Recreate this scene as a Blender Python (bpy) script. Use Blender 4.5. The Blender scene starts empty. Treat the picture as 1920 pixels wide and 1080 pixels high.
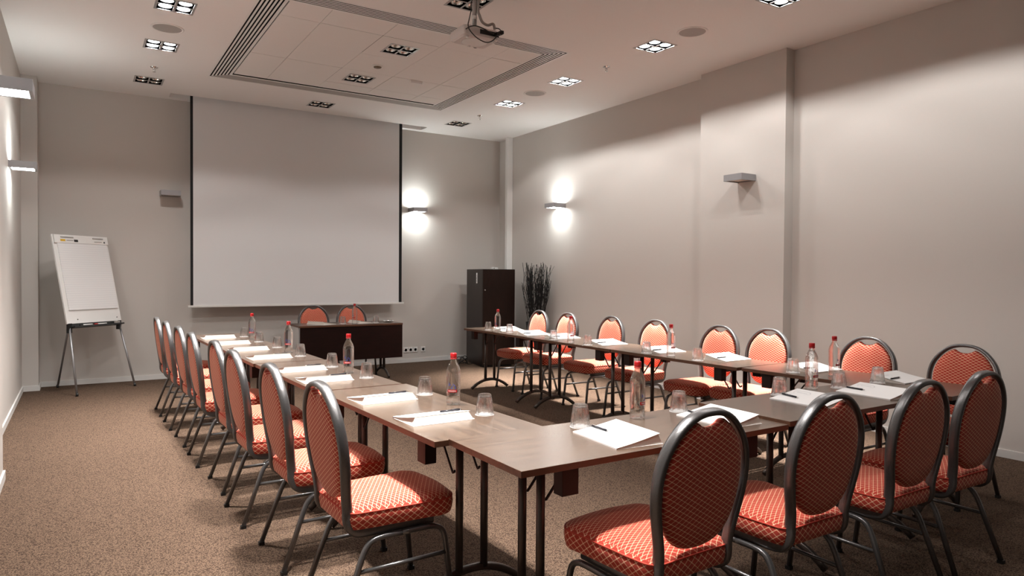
import bpy, bmesh, math, random
from mathutils import Vector, Matrix
random.seed(7)
SC = bpy.context.scene
COL = SC.collection
pi = math.pi

# ------------------------------------------------------------------ camera, light level
CEIL, XL, XR, YB, YF = 3.68, -0.574, 6.091, 10.047, -4.5
CAM_H = 1.39
F_PX, YAW, PIT, ROLL = 1281.2, 0.56396, -0.017977, 0.006827
cd = bpy.data.cameras.new('camera')
cam = bpy.data.objects.new('camera', cd)
COL.objects.link(cam)
cd.sensor_width = 36.0
cd.lens = F_PX / 1920 * 36
cd.clip_start = 0.05
fwd = Vector((math.sin(YAW) * math.cos(PIT), math.cos(YAW) * math.cos(PIT), math.sin(PIT)))
rt = Vector((math.cos(YAW), -math.sin(YAW), 0))
up = rt.cross(fwd)
r2 = rt * math.cos(ROLL) + up * math.sin(ROLL)
u2 = up * math.cos(ROLL) - rt * math.sin(ROLL)
cam.matrix_world = Matrix(((r2.x, u2.x, -fwd.x, 0), (r2.y, u2.y, -fwd.y, 0), (r2.z, u2.z, -fwd.z, CAM_H), (0, 0, 0, 1)))
SC.camera = cam

w = bpy.data.worlds.new('world')
SC.world = w
w.use_nodes = True
w.node_tree.nodes['Background'].inputs[0].default_value = (0.5, 0.48, 0.45, 1)
w.node_tree.nodes['Background'].inputs[1].default_value = 0.02

SC.view_settings.view_transform = 'Standard'
SC.view_settings.look = 'None'
SC.view_settings.exposure = 0.33
SC.view_settings.gamma = 1.0
SC.view_settings.use_curve_mapping = False
SC.cycles.use_denoising = True
SC.cycles.use_light_tree = True
SC.cycles.max_bounces = 10
SC.cycles.diffuse_bounces = 4
SC.cycles.glossy_bounces = 4
SC.cycles.transmission_bounces = 10
SC.cycles.transparent_max_bounces = 12
SC.cycles.sample_clamp_indirect = 4.0
SC.cycles.caustics_reflective = False
SC.cycles.caustics_refractive = True
SC.cycles.blur_glossy = 0.5

LAMP_POWER = 2.6       # radiance of each lit reflector lens
BURNER_W = 13.2         # bare burner of each lit lamp, spills sideways
SCONCE_POWER = 54.0     # radiance of the sconce diffusers
BEAM_W = 8.5           # focused beam of each lit lamp


# ------------------------------------------------------------------ materials
def mat(name, col, rough=0.6, metal=0.0, **kw):
    m = bpy.data.materials.new(name)
    m.use_nodes = True
    b = m.node_tree.nodes['Principled BSDF']
    b.inputs['Base Color'].default_value = (*col, 1)
    b.inputs['Roughness'].default_value = rough
    b.inputs['Metallic'].default_value = metal
    for k, v in kw.items():
        b.inputs[k.replace('_', ' ')].default_value = v
    return m


class N:
    """small node helper"""
    def __init__(s, m):
        s.t = m.node_tree
        s.b = s.t.nodes['Principled BSDF']

    def n(s, kind, **kw):
        x = s.t.nodes.new(kind)
        for k, v in kw.items():
            if k in x.inputs:
                x.inputs[k].default_value = v
            else:
                setattr(x, k, v)
        return x

    def l(s, a, b):
        s.t.links.new(a, b)

    def math(s, op, a, b=None):
        x = s.t.nodes.new('ShaderNodeMath')
        x.operation = op
        for i, v in enumerate((a, b)):
            if v is None:
                continue
            if isinstance(v, (int, float)):
                x.inputs[i].default_value = v
            else:
                s.l(v, x.inputs[i])
        return x.outputs[0]

    def ramp(s, fac, stops):
        x = s.t.nodes.new('ShaderNodeValToRGB')
        e = x.color_ramp.elements
        e[0].position, e[0].color = stops[0][0], (*stops[0][1], 1)
        e[1].position, e[1].color = stops[-1][0], (*stops[-1][1], 1)
        for p, c in stops[1:-1]:
            k = e.new(p)
            k.color = (*c, 1)
        s.l(fac, x.inputs[0])
        return x.outputs[0]

    def mix(s, fac, a, b):
        x = s.t.nodes.new('ShaderNodeMix')
        x.data_type = 'RGBA'
        for i, v in ((0, fac), (6, a), (7, b)):
            if isinstance(v, (int, float)):
                x.inputs[i].default_value = v
            elif isinstance(v, tuple):
                x.inputs[i].default_value = (*v, 1)
            else:
                s.l(v, x.inputs[i])
        return x.outputs[2]

    def bump(s, h, strength=0.3, dist=0.002):
        x = s.t.nodes.new('ShaderNodeBump')
        x.inputs['Strength'].default_value = strength
        x.inputs['Distance'].default_value = dist
        s.l(h, x.inputs['Height'])
        s.l(x.outputs[0], s.b.inputs['Normal'])


def coords(k, scale=(1, 1, 1), kind='Object'):
    tc = k.n('ShaderNodeTexCoord')
    mp = k.n('ShaderNodeMapping')
    mp.inputs['Scale'].default_value = scale
    k.l(tc.outputs[kind], mp.inputs[0])
    return mp.outputs[0]


def m_carpet():
    m = mat('carpet', (0.2, 0.14, 0.1), 0.95)
    k = N(m)
    c = coords(k)
    v = k.n('ShaderNodeTexVoronoi', Scale=150.0)
    k.l(c, v.inputs['Vector'])
    n2 = k.n('ShaderNodeTexNoise', Scale=190.0, Detail=2.0)
    k.l(c, n2.inputs['Vector'])
    n3 = k.n('ShaderNodeTexNoise', Scale=1.3, Detail=3.0)
    k.l(c, n3.inputs['Vector'])
    s = k.math('ADD', k.math('MULTIPLY', v.outputs['Distance'], 0.9), k.math('MULTIPLY', n2.outputs[0], 0.55))
    col = k.ramp(s, [(0.30, (0.200, 0.135, 0.094)), (0.62, (0.132, 0.086, 0.059)), (0.92, (0.042, 0.026, 0.018))])
    col = k.mix(k.math('MULTIPLY', n3.outputs[0], 0.22), col, (0.075, 0.050, 0.035))
    k.l(col, k.b.inputs['Base Color'])
    k.bump(k.math('MULTIPLY', s, -1.0), 0.5, 0.004)
    k.b.inputs['Specular IOR Level'].default_value = 0.1
    return m


def m_wall(name, col, sc=260):
    m = mat(name, col, 0.75)
    k = N(m)
    c = coords(k, (1, 1, 0.35))
    n = k.n('ShaderNodeTexNoise', Scale=sc, Detail=2.0)
    k.l(c, n.inputs['Vector'])
    k.l(k.mix(k.math('MULTIPLY', n.outputs[0], 0.22), col, tuple(x * 0.82 for x in col)), k.b.inputs['Base Color'])
    k.bump(n.outputs[0], 0.12, 0.001)
    k.b.inputs['Specular IOR Level'].default_value = 0.25
    return m


def m_wood(name, light, dark, rough, scale=(1.0, 14, 14), coat=0.0, spec=0.5):
    m = mat(name, light, rough)
    k = N(m)
    c = coords(k, scale)
    n = k.n('ShaderNodeTexNoise', Scale=3.2, Detail=6.0, Roughness=0.62, Distortion=0.5)
    k.l(c, n.inputs['Vector'])
    f = coords(k, tuple(s * 5 for s in scale))
    n2 = k.n('ShaderNodeTexNoise', Scale=5.0, Detail=3.0)
    k.l(f, n2.inputs['Vector'])
    s = k.math('ADD', k.math('MULTIPLY', n.outputs[0], 0.75), k.math('MULTIPLY', n2.outputs[0], 0.25))
    k.l(k.ramp(s, [(0.34, dark), (0.66, light)]), k.b.inputs['Base Color'])
    k.b.inputs['Coat Weight'].default_value = coat
    k.b.inputs['Coat Roughness'].default_value = 0.25
    k.b.inputs['Specular IOR Level'].default_value = spec
    return m


def m_fabric():
    m = mat('lattice_fabric', (0.5, 0.06, 0.03), 0.85)
    k = N(m)
    tc = k.n('ShaderNodeTexCoord')
    sx = k.n('ShaderNodeSeparateXYZ')
    k.l(tc.outputs['UV'], sx.inputs[0])
    u = k.math('DIVIDE', sx.outputs[0], 0.033)
    v = k.math('DIVIDE', sx.outputs[1], 0.0190)
    a = k.math('ABSOLUTE', k.math('SUBTRACT', k.math('FRACT', k.math('ADD', u, v)), 0.5))
    b = k.math('ABSOLUTE', k.math('SUBTRACT', k.math('FRACT', k.math('SUBTRACT', u, v)), 0.5))
    near = k.math('MAXIMUM', a, b)                  # 0.5 on a lattice line
    x = k.n('ShaderNodeMapRange')
    x.inputs[1].default_value = 0.405
    x.inputs[2].default_value = 0.455
    k.l(near, x.inputs[0])
    line = x.outputs[0]
    dot = k.math('GREATER_THAN', k.math('MINIMUM', a, b), 0.41)
    nz = k.n('ShaderNodeTexNoise', Scale=260.0, Detail=1.0)
    k.l(tc.outputs['UV'], nz.inputs['Vector'])
    base = k.mix(nz.outputs[0], (0.38, 0.031, 0.019), (0.47, 0.056, 0.034))
    col = k.mix(k.math('MULTIPLY', line, 0.78), base, (0.88, 0.52, 0.33))
    col = k.mix(k.math('MULTIPLY', dot, 0.75), col, (0.95, 0.68, 0.48))
    k.l(col, k.b.inputs['Base Color'])
    k.b.inputs['Sheen Weight'].default_value = 0.35
    k.b.inputs['Sheen Roughness'].default_value = 0.4
    k.b.inputs['Sheen Tint'].default_value = (1, 0.75, 0.6, 1)
    k.b.inputs['Specular IOR Level'].default_value = 0.3
    k.bump(k.math('ADD', line, k.math('MULTIPLY', nz.outputs[0], 0.4)), 0.25, 0.0012)
    return m


def m_hammer(name, col, rough=0.38, metal=0.55):
    m = mat(name, col, rough, metal)
    k = N(m)
    c = coords(k)
    n = k.n('ShaderNodeTexNoise', Scale=420.0, Detail=1.0)
    k.l(c, n.inputs['Vector'])
    k.bump(n.outputs[0], 0.35, 0.0012)
    k.l(k.mix(n.outputs[0], tuple(x * 0.75 for x in col), tuple(x * 1.3 for x in col)), k.b.inputs['Base Color'])
    return m


def emit(name, col, s, albedo=0.6):
    m = mat(name, tuple(c * albedo for c in col), 0.5, 0.0, Specular_IOR_Level=0.0)
    b = m.node_tree.nodes['Principled BSDF']
    b.inputs['Emission Color'].default_value = (*col, 1)
    b.inputs['Emission Strength'].default_value = s
    return m


def m_pad():
    """flip-chart paper with faint printed rules"""
    m = mat('ruled_paper', (0.86, 0.85, 0.84), 0.7)
    k = N(m)
    tc = k.n('ShaderNodeTexCoord')
    sx = k.n('ShaderNodeSeparateXYZ')
    k.l(tc.outputs['Object'], sx.inputs[0])
    fr = k.math('FRACT', k.math('DIVIDE', sx.outputs[2], 0.027))
    line = k.math('GREATER_THAN', fr, 0.87)
    k.l(k.mix(k.math('MULTIPLY', line, 0.3), (0.84, 0.83, 0.83), (0.5, 0.5, 0.54)), k.b.inputs['Base Color'])
    return m


M = dict(
    carpet=m_carpet(),
    wall=m_wall('wall_paper', (0.590, 0.556, 0.522)),
    ceil=m_wall('ceiling_paint', (0.86, 0.835, 0.81), 90),
    tile=m_wall('ceiling_tile_paint', (0.80, 0.775, 0.745), 120),
    base=mat('white_skirting', (0.70, 0.69, 0.67), 0.45),
    duct=mat('white_trunking', (0.80, 0.79, 0.77), 0.45),
    wood=m_wood('walnut_veneer', (0.128, 0.083, 0.056), (0.048, 0.030, 0.020), 0.27, (1.0, 16, 16), 0.32),
    edge=m_wood('walnut_edge', (0.12, 0.052, 0.026), (0.07, 0.030, 0.016), 0.4, (1.0, 10, 10)),
    wenge=m_wood('wenge_panel', (0.016, 0.0042, 0.0030), (0.007, 0.0022, 0.0017), 0.42, (2.0, 2.0, 26), 0, 0.22),
    wengecab=m_wood('wenge_cabinet', (0.016, 0.0070, 0.0045), (0.008, 0.0036, 0.0025), 0.36, (16, 16, 1.2), 0, 0.22),
    block=mat('dark_wood_block', (0.014, 0.006, 0.0045), 0.55, 0.0, Specular_IOR_Level=0.25),
    fabric=m_fabric(),
    piping=mat('seat_piping', (0.50, 0.055, 0.030), 0.8),
    frame=m_hammer('hammered_grey_metal', (0.135, 0.132, 0.132), 0.30, 0.72),
    post=m_hammer('brown_metal', (0.075, 0.060, 0.052), 0.35, 0.6),
    black=mat('black_plastic', (0.008, 0.008, 0.008), 0.45),
    under=mat('seat_underside', (0.012, 0.011, 0.011), 0.8),
    paper=mat('white_card', (0.82, 0.81, 0.80), 0.6),
    cream=mat('cream_paper', (0.62, 0.565, 0.50), 0.75),
    ink=mat('grey_print', (0.33, 0.33, 0.36), 0.6),
    pen=mat('pen_black', (0.010, 0.010, 0.016), 0.25),
    chrome=mat('polished_metal', (0.75, 0.75, 0.75), 0.15, 1.0),
    alu=mat('brushed_aluminium', (0.36, 0.36, 0.37), 0.38, 0.7),
    sconce=mat('sconce_grey', (0.33, 0.325, 0.335), 0.42, 0.3),
    lampframe=mat('lamp_frame_grey', (0.42, 0.41, 0.40), 0.4, 0.4),
    baffle=mat('baffle_dark', (0.0012, 0.0013, 0.0014), 0.5, 0.0, Specular_IOR_Level=0.0),
    lens=emit('lamp_lit', (1.0, 0.985, 0.965), LAMP_POWER, 0.0015),
    lensoff=mat('lamp_reflector', (0.62, 0.60, 0.56), 0.22, 0.9),
    diff=emit('sconce_lit', (0.95, 1.0, 0.98), SCONCE_POWER),
    diffoff=mat('sconce_diffuser', (0.72, 0.64, 0.56), 0.5),
    screen=mat('screen_cloth', (0.70, 0.70, 0.705), 0.8),
    screenbar=mat('screen_bar', (0.72, 0.71, 0.68), 0.4),
    blackmat=mat('black_border', (0.0035, 0.0035, 0.004), 0.8),
    white=mat('white_plastic', (0.75, 0.74, 0.72), 0.4),
    grille=mat('speaker_grille', (0.36, 0.335, 0.31), 0.6),
    void=mat('dark_void', (0.003, 0.003, 0.003), 0.9),
    red=mat('red_plastic', (0.40, 0.005, 0.008), 0.35),
    blue=mat('blue_print', (0.03, 0.05, 0.30), 0.5),
    yellow=mat('yellow_print', (0.75, 0.45, 0.04), 0.5),
    twig=mat('dark_twig', (0.006, 0.005, 0.0045), 0.8),
    pad=m_pad(),
    board=mat('white_board', (0.82, 0.81, 0.79), 0.3),
    projbody=mat('projector_shell', (0.62, 0.57, 0.55), 0.4),
)


def m_glass(name, ior, clear, rim, tint=(1, 1, 1)):
    """clear glass: refracting body, thin clear walls and bright grazing edges"""
    m = bpy.data.materials.new(name)
    m.use_nodes = True
    t = m.node_tree
    t.nodes.remove(t.nodes['Principled BSDF'])
    out = t.nodes['Material Output']
    g = t.nodes.new('ShaderNodeBsdfGlass')
    g.inputs['IOR'].default_value = ior
    g.inputs['Roughness'].default_value = 0.0
    g.inputs['Color'].default_value = (*tint, 1)
    tr = t.nodes.new('ShaderNodeBsdfTransparent')
    gl = t.nodes.new('ShaderNodeBsdfGlossy')
    gl.inputs['Roughness'].default_value = 0.06
    lw = t.nodes.new('ShaderNodeLayerWeight')
    lw.inputs['Blend'].default_value = 0.35
    pw = t.nodes.new('ShaderNodeMath')
    pw.operation = 'MULTIPLY_ADD'
    pw.inputs[1].default_value = rim
    pw.inputs[2].default_value = 0.03
    t.links.new(lw.outputs['Facing'], pw.inputs[0])
    thin = t.nodes.new('ShaderNodeMixShader')
    t.links.new(pw.outputs[0], thin.inputs[0])
    t.links.new(tr.outputs[0], thin.inputs[1])
    t.links.new(gl.outputs[0], thin.inputs[2])
    mx = t.nodes.new('ShaderNodeMixShader')
    mx.inputs[0].default_value = clear
    t.links.new(g.outputs[0], mx.inputs[1])
    t.links.new(thin.outputs[0], mx.inputs[2])
    t.links.new(mx.outputs[0], out.inputs[0])
    return m


M['glass'] = m_glass('tumbler_glass', 1.46, 0.40, 0.22)
M['water'] = m_glass('bottle_water', 1.34, 0.45, 0.35, (0.98, 0.99, 0.985))


# ------------------------------------------------------------------ mesh helpers
class MB:
    def __init__(s):
        s.v, s.f, s.sm, s.mi = [], [], [], []

    def add(s, vs, fs, smooth=False, mi=0):
        o = len(s.v)
        s.v += [tuple(p) for p in vs]
        s.f += [tuple(i + o for i in f) for f in fs]
        s.sm += [smooth] * len(fs)
        s.mi += [mi] * len(fs)
        return s

    def box(s, x0, x1, y0, y1, z0, z1, T=None, mi=0):
        p = [Vector((x, y, z)) for z in (z0, z1) for y in (y0, y1) for x in (x0, x1)]
        if T is not None:
            p = [T @ q for q in p]
        return s.add(p, [(0, 2, 3, 1), (4, 5, 7, 6), (0, 1, 5, 4), (2, 6, 7, 3), (0, 4, 6, 2), (1, 3, 7, 5)], False, mi)

    def quad(s, a, b, c, d, mi=0):
        return s.add([a, b, c, d], [(0, 1, 2, 3)], False, mi)

    def tube(s, pts, ra, rb=None, n=8, closed=False, up=None, caps=True, smooth=True, power=1.0):
        """sweep an ellipse / rounded rectangle (ra along the first normal, rb along the second)"""
        rb = ra if rb is None else rb
        P = [Vector(p) for p in pts]
        m = len(P)
        T = []
        for i in range(m):
            a = P[(i - 1) % m] if (closed or i > 0) else P[i]
            b = P[(i + 1) % m] if (closed or i < m - 1) else P[i]
            T.append((b - a).normalized())
        ref = Vector(up) if up is not None else (Vector((0, 0, 1)) if abs(T[0].z) < 0.9 else Vector((1, 0, 0)))
        nrm = (ref - T[0] * ref.dot(T[0])).normalized()
        rings = []
        for i in range(m):
            if i:
                ax = T[i - 1].cross(T[i])
                if ax.length > 1e-7:
                    nrm = Matrix.Rotation(T[i - 1].angle(T[i]), 3, ax.normalized()) @ nrm
            nrm = (nrm - T[i] * nrm.dot(T[i])).normalized()
            bn = T[i].cross(nrm)
            ring = []
            for k in range(n):
                t = 2 * pi * (k + 0.5) / n
                c, q = math.cos(t), math.sin(t)
                c = math.copysign(abs(c) ** power, c)
                q = math.copysign(abs(q) ** power, q)
                ring.append(P[i] + nrm * ra * c + bn * rb * q)
            rings.append(ring)
        vs = [p for r in rings for p in r]
        fs = []
        for i in range(m if closed else m - 1):
            j = (i + 1) % m
            for k in range(n):
                l = (k + 1) % n
                fs.append((i * n + k, i * n + l, j * n + l, j * n + k))
        s.add(vs, fs, smooth)
        if caps and not closed:
            o = len(s.v) - len(vs)
            s.f += [tuple(o + k for k in reversed(range(n))), tuple(o + (m - 1) * n + k for k in range(n))]
            s.sm += [False, False]
            s.mi += [0, 0]
        return s

    def lathe(s, prof, n=24, c=(0, 0, 0), smooth=True, caps=True):
        vs = [(c[0] + r * math.cos(2 * pi * k / n), c[1] + r * math.sin(2 * pi * k / n), c[2] + z) for r, z in prof for k in range(n)]
        fs = []
        for i in range(len(prof) - 1):
            for k in range(n):
                l = (k + 1) % n
                fs.append((i * n + k, i * n + l, (i + 1) * n + l, (i + 1) * n + k))
        s.add(vs, fs, smooth)
        if caps:
            o = len(s.v) - len(vs)
            s.f += [tuple(o + k for k in reversed(range(n))), tuple(o + (len(prof) - 1) * n + k for k in range(n))]
            s.sm += [False, False]
            s.mi += [0, 0]
        return s

    def rings(s, rs, smooth=True, cap0=True, cap1=True):
        n = len(rs[0])
        vs = [p for r in rs for p in r]
        fs = []
        for i in range(len(rs) - 1):
            for k in range(n):
                l = (k + 1) % n
                fs.append((i * n + k, i * n + l, (i + 1) * n + l, (i + 1) * n + k))
        s.add(vs, fs, smooth)
        o = len(s.v) - len(vs)
        for flag, base, rev in ((cap0, o, True), (cap1, o + (len(rs) - 1) * n, False)):
            if flag:
                idx = [base + k for k in range(n)]
                s.f.append(tuple(reversed(idx)) if rev else tuple(idx))
                s.sm.append(smooth)
                s.mi.append(0)
        return s

    def mesh(s, name, mats, uv=None, bevel=0):
        me = bpy.data.meshes.new(name)
        me.from_pydata(s.v, [], s.f)
        me.polygons.foreach_set('use_smooth', s.sm)
        me.polygons.foreach_set('material_index', s.mi)
        for q in (mats if isinstance(mats, (list, tuple)) else [mats]):
            me.materials.append(q)
        if bevel:
            bm = bmesh.new()
            bm.from_mesh(me)
            bmesh.ops.bevel(bm, geom=list(bm.edges), offset=bevel, segments=2, affect='EDGES', profile=0.6)
            bm.to_mesh(me)
            bm.free()
        else:
            me.validate()
        bm = bmesh.new()
        bm.from_mesh(me)
        bmesh.ops.recalc_face_normals(bm, faces=bm.faces)
        if uv:
            ul = bm.loops.layers.uv.new('UVMap')
            bm.normal_update()
            for f in bm.faces:
                nx, ny, nz = (abs(t) for t in f.normal)
                for lp in f.loops:
                    x, y, z = lp.vert.co
                    if uv == 'xz':
                        lp[ul].uv = (x, z)
                    elif nz > max(nx, ny):
                        lp[ul].uv = (x, y)
                    elif ny > nx:
                        lp[ul].uv = (x, z * 0.72)
                    else:
                        lp[ul].uv = (y, z * 0.72)
        bm.to_mesh(me)
        bm.free()
        return me

    def obj(s, name, mats, parent=None, **kw):
        o = bpy.data.objects.new(name, s.mesh(name, mats, **kw))
        COL.objects.link(o)
        if parent is not None:
            o.parent = parent
        return o


def link(name, me, parent=None, loc=None):
    o = bpy.data.objects.new(name, me)
    COL.objects.link(o)
    if parent is not None:
        o.parent = parent
    if loc is not None:
        o.location = loc
    return o


def tag(o, label, cat, group=None):
    o['label'] = label
    o['category'] = cat
    if group:
        o['group'] = group
    return o


def thing(name, label, cat, loc=(0, 0, 0), rz=0.0, group=None):
    o = bpy.data.objects.new(name, None)
    o.empty_display_size = 0.05
    COL.objects.link(o)
    o.location = loc
    o.rotation_euler = (0, 0, rz)
    return tag(o, label, cat, group)


def struct(o):
    o['kind'] = 'structure'
    return o


def dup(root, loc, rz, label, group=None, rx=0.0):
    r = root.copy()
    COL.objects.link(r)
    r.location = loc
    r.rotation_euler = (rx, 0, rz)
    r['label'] = label
    if group:
        r['group'] = group
    for ch in list(root.children):
        c = ch.copy()
        COL.objects.link(c)
        c.parent = r
        for g in list(ch.children):
            d = g.copy()
            COL.objects.link(d)
            d.parent = c
    return r


def bez(pts, n=8):
    """Catmull-Rom through pts"""
    P = [Vector(p) for p in pts]
    out = []
    for i in range(len(P) - 1):
        p0, p1, p2, p3 = P[max(i - 1, 0)], P[i], P[i + 1], P[min(i + 2, len(P) - 1)]
        for k in range(n):
            t = k / n
            out.append(0.5 * ((2 * p1) + (p2 - p0) * t + (2 * p0 - 5 * p1 + 4 * p2 - p3) * t * t + (3 * p1 - p0 - 3 * p2 + p3) * t ** 3))
    out.append(P[-1])
    return out


# ------------------------------------------------------------------ the room
LIGHTS = [  # x, y, lit, label
    (0.70, 9.21, 0, 'unlit four-lamp square ceiling light above the flip chart'),
    (0.70, 7.74, 1, 'lit four-lamp square ceiling light between the sprinkler and the round speaker, flip chart side'),
    (0.70, 6.53, 1, 'lit four-lamp square ceiling light just past the round speaker, flip chart side'),
    (0.70, 5.05, 1, 'lit four-lamp ceiling light over the chairs by the sconce wall, above the picture'),
    (1.20, 3.50, 1, 'lit four-lamp ceiling light over the wide aisle, above the picture'),
    (1.20, 2.30, 1, 'lit four-lamp ceiling light over the front chairs, above the picture'),
    (1.40, 0.60, 2, 'lit four-lamp ceiling light behind the cross table chairs, above the picture'),
    (2.755, 9.21, 0, 'unlit four-lamp square ceiling light in front of the projection screen'),
    (2.765, 7.76, 0, 'unlit four-lamp light in the tiled ceiling panel, on the screen side'),
    (2.765, 6.54, 0, 'unlit four-lamp light in the tiled ceiling panel, on the projector side'),
    (2.765, 5.09, 0, 'unlit four-lamp ceiling light directly behind the projector pole'),
    (4.84, 9.21, 0, 'unlit four-lamp square ceiling light near the white duct corner'),
    (4.845, 7.76, 1, 'lit four-lamp ceiling light between the far sprinkler and a round speaker'),
    (4.84, 6.51, 1, 'lit four-lamp ceiling light between a round speaker and the sprinkler by the vent corner'),
    (4.845, 5.03, 1, 'lit four-lamp ceiling light next to the round speaker by the pilaster'),
    (4.88, 3.587, 1, 'lit four-lamp ceiling light cut by the top edge of the picture'),
    (4.85, 2.10, 2, 'lit four-lamp ceiling light over the wall side of the cross tables, above the picture'),
]
HOLE = 0.138
VX0, VX1, VY0, VY1 = 1.262, 4.255, 5.65, 8.62          # vent rim
SX0, SX1, SY0, SY1 = 0.985, 4.56, 9.70, 9.93           # screen slot

holes = [(x - HOLE, x + HOLE, y - HOLE, y + HOLE) for x, y, lit, lab in LIGHTS if not (VX0 < x < VX1 and VY0 < y < VY1)]
holes += [(VX0, VX1, VY0, VY1), (SX0, SX1, SY0, SY1)]


def plate(x0, x1, y0, y1, z, hs):
    xs = sorted({x0, x1, *[min(max(h[i], x0), x1) for h in hs for i in (0, 1)]})
    ys = sorted({y0, y1, *[min(max(h[i], y0), y1) for h in hs for i in (2, 3)]})
    idx = {}
    mb = MB()

    def vid(i, j):
        if (i, j) not in idx:
            idx[(i, j)] = len(mb.v)
            mb.v.append((xs[i], ys[j], z))
        return idx[(i, j)]
    for i in range(len(xs) - 1):
        for j in range(len(ys) - 1):
            cx, cy = (xs[i] + xs[i + 1]) / 2, (ys[j] + ys[j + 1]) / 2
            if any(h[0] < cx < h[1] and h[2] < cy < h[3] for h in hs):
                continue
            mb.f.append((vid(i, j), vid(i, j + 1), vid(i + 1, j + 1), vid(i + 1, j)))
            mb.sm.append(False)
            mb.mi.append(0)
    return mb


floor = struct(MB().box(XL - .1, XR + .1, YF - .1, YB + .1, -0.1, 0).obj('floor', M['carpet']))
ceiling = struct(plate(XL - .02, XR + .02, YF - .02, YB + .02, CEIL, holes).obj('ceiling', M['ceil']))
struct(MB().box(XL - .1, XL, YF, YB, 0, CEIL + .2).obj('wall_left', M['wall']))
struct(MB().box(XR, XR + .1, YF, YB, 0, CEIL + .2).obj('wall_right', M['wall']))
struct(MB().box(XL - .1, XR + .1, YB, YB + .1, 0, CEIL + .2).obj('wall_back', M['wall']))
struct(MB().box(XL - .1, XR + .1, YF - .1, YF, 0, CEIL + .2).obj('wall_front', M['wall']))
# pilasters and trunking
PX_L, PX_R = -0.415, 5.960
struct(MB().box(XL, PX_L, 9.75, YB, 0, CEIL).obj('trim_1', M['wall']))
struct(MB().box(XL, -0.44, YF, 5.66, 0, CEIL).obj('trim_2', M['wall']))
struct(MB().box(PX_R, XR, 4.335, 5.44, 0, CEIL).obj('trim_3', M['wall']))
struct(MB().box(5.985, XR, 9.63, 9.695, 0, CEIL).obj('trim_4', M['duct'], bevel=.004))
BH, BT = 0.062, 0.013
mb = MB().box(PX_L, XR, YB - BT, YB, 0, BH).box(XL, PX_L + BT, 9.75 - BT, 9.75, 0, BH).box(PX_L, PX_L + BT, 9.75, YB - BT, 0, BH)
struct(mb.obj('baseboard_back', M['base']))
mb = MB().box(XR - BT, XR, YF, 4.335 - BT, 0, BH).box(PX_R - BT, XR, 4.335 - BT, 4.335, 0, BH).box(PX_R - BT, PX_R, 4.335, 5.44, 0, BH)
mb.box(PX_R - BT, XR, 5.44, 5.44 + BT, 0, BH).box(XR - BT, XR, 5.44 + BT, 9.63, 0, BH).box(XR - BT, XR, 9.695, YB - BT, 0, BH)
struct(mb.obj('baseboard_right', M['base']))
mb = MB().box(XL, XL + BT, 5.66 + BT, 9.75 - BT, 0, BH).box(-0.44, -0.44 + BT, YF, 5.66 + BT, 0, BH).box(XL, -0.44, 5.66, 5.66 + BT, 0, BH)
struct(mb.obj('baseboard_left', M['base']))

# recess above the screen slot
mb = MB()
z1 = CEIL + 0.18
mb.quad((SX0, SY0, CEIL), (SX1, SY0, CEIL), (SX1, SY0, z1), (SX0, SY0, z1))
mb.quad((SX0, SY1, CEIL), (SX1, SY1, CEIL), (SX1, SY1, z1), (SX0, SY1, z1))
mb.quad((SX0, SY0, CEIL), (SX0, SY1, CEIL), (SX0, SY1, z1), (SX0, SY0, z1))
mb.quad((SX1, SY0, CEIL), (SX1, SY1, CEIL), (SX1, SY1, z1), (SX1, SY0, z1))
mb.quad((SX0, SY0, z1), (SX1, SY0, z1), (SX1, SY1, z1), (SX0, SY1, z1))
mb.obj('slot_recess', M['ceil'], ceiling)

# tiled panel inside the vent ring: every tile a piece of the ceiling
IX0, IX1, IY0, IY1 = 1.497, 4.04, 5.875, 8.36
txs = [IX0, 1.86, 2.463, 3.067, 3.67, IX1]
tys = [IY0, 6.235, 6.845, 7.455, 8.065, IY1]
for i in range(5):
    for j in range(5):
        g = 0.0022
        a, b, c, d = txs[i] + g, txs[i + 1] - g, tys[j] + g, tys[j + 1] - g
        z = CEIL + 0.001 + random.uniform(-.0012, .0012)
        lamp = [(x - HOLE, x + HOLE, y - HOLE, y + HOLE) for x, y, lit, lab in LIGHTS if a < x < b and c < y < d]
        if lamp:
            o = plate(a, b, c, d, z, lamp).obj('ceiling_tile', M['tile'], ceiling)
        else:
            o = MB().box(a, b, c, d, z, z + .012).obj('ceiling_tile', M['tile'], ceiling)
vo = plate(VX0, VX1, VY0, VY1, CEIL + 0.11, [(x - HOLE, x + HOLE, y - HOLE, y + HOLE) for x, y, l, t in LIGHTS])
for (a, b) in (((VX0, VY0), (VX1, VY0)), ((VX1, VY0), (VX1, VY1)), ((VX1, VY1), (VX0, VY1)), ((VX0, VY1), (VX0, VY0))):
    vo.quad((*a, CEIL), (*b, CEIL), (*b, CEIL + .11), (*a, CEIL + .11))
vo.obj('vent_void', M['void'], ceiling)

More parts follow.
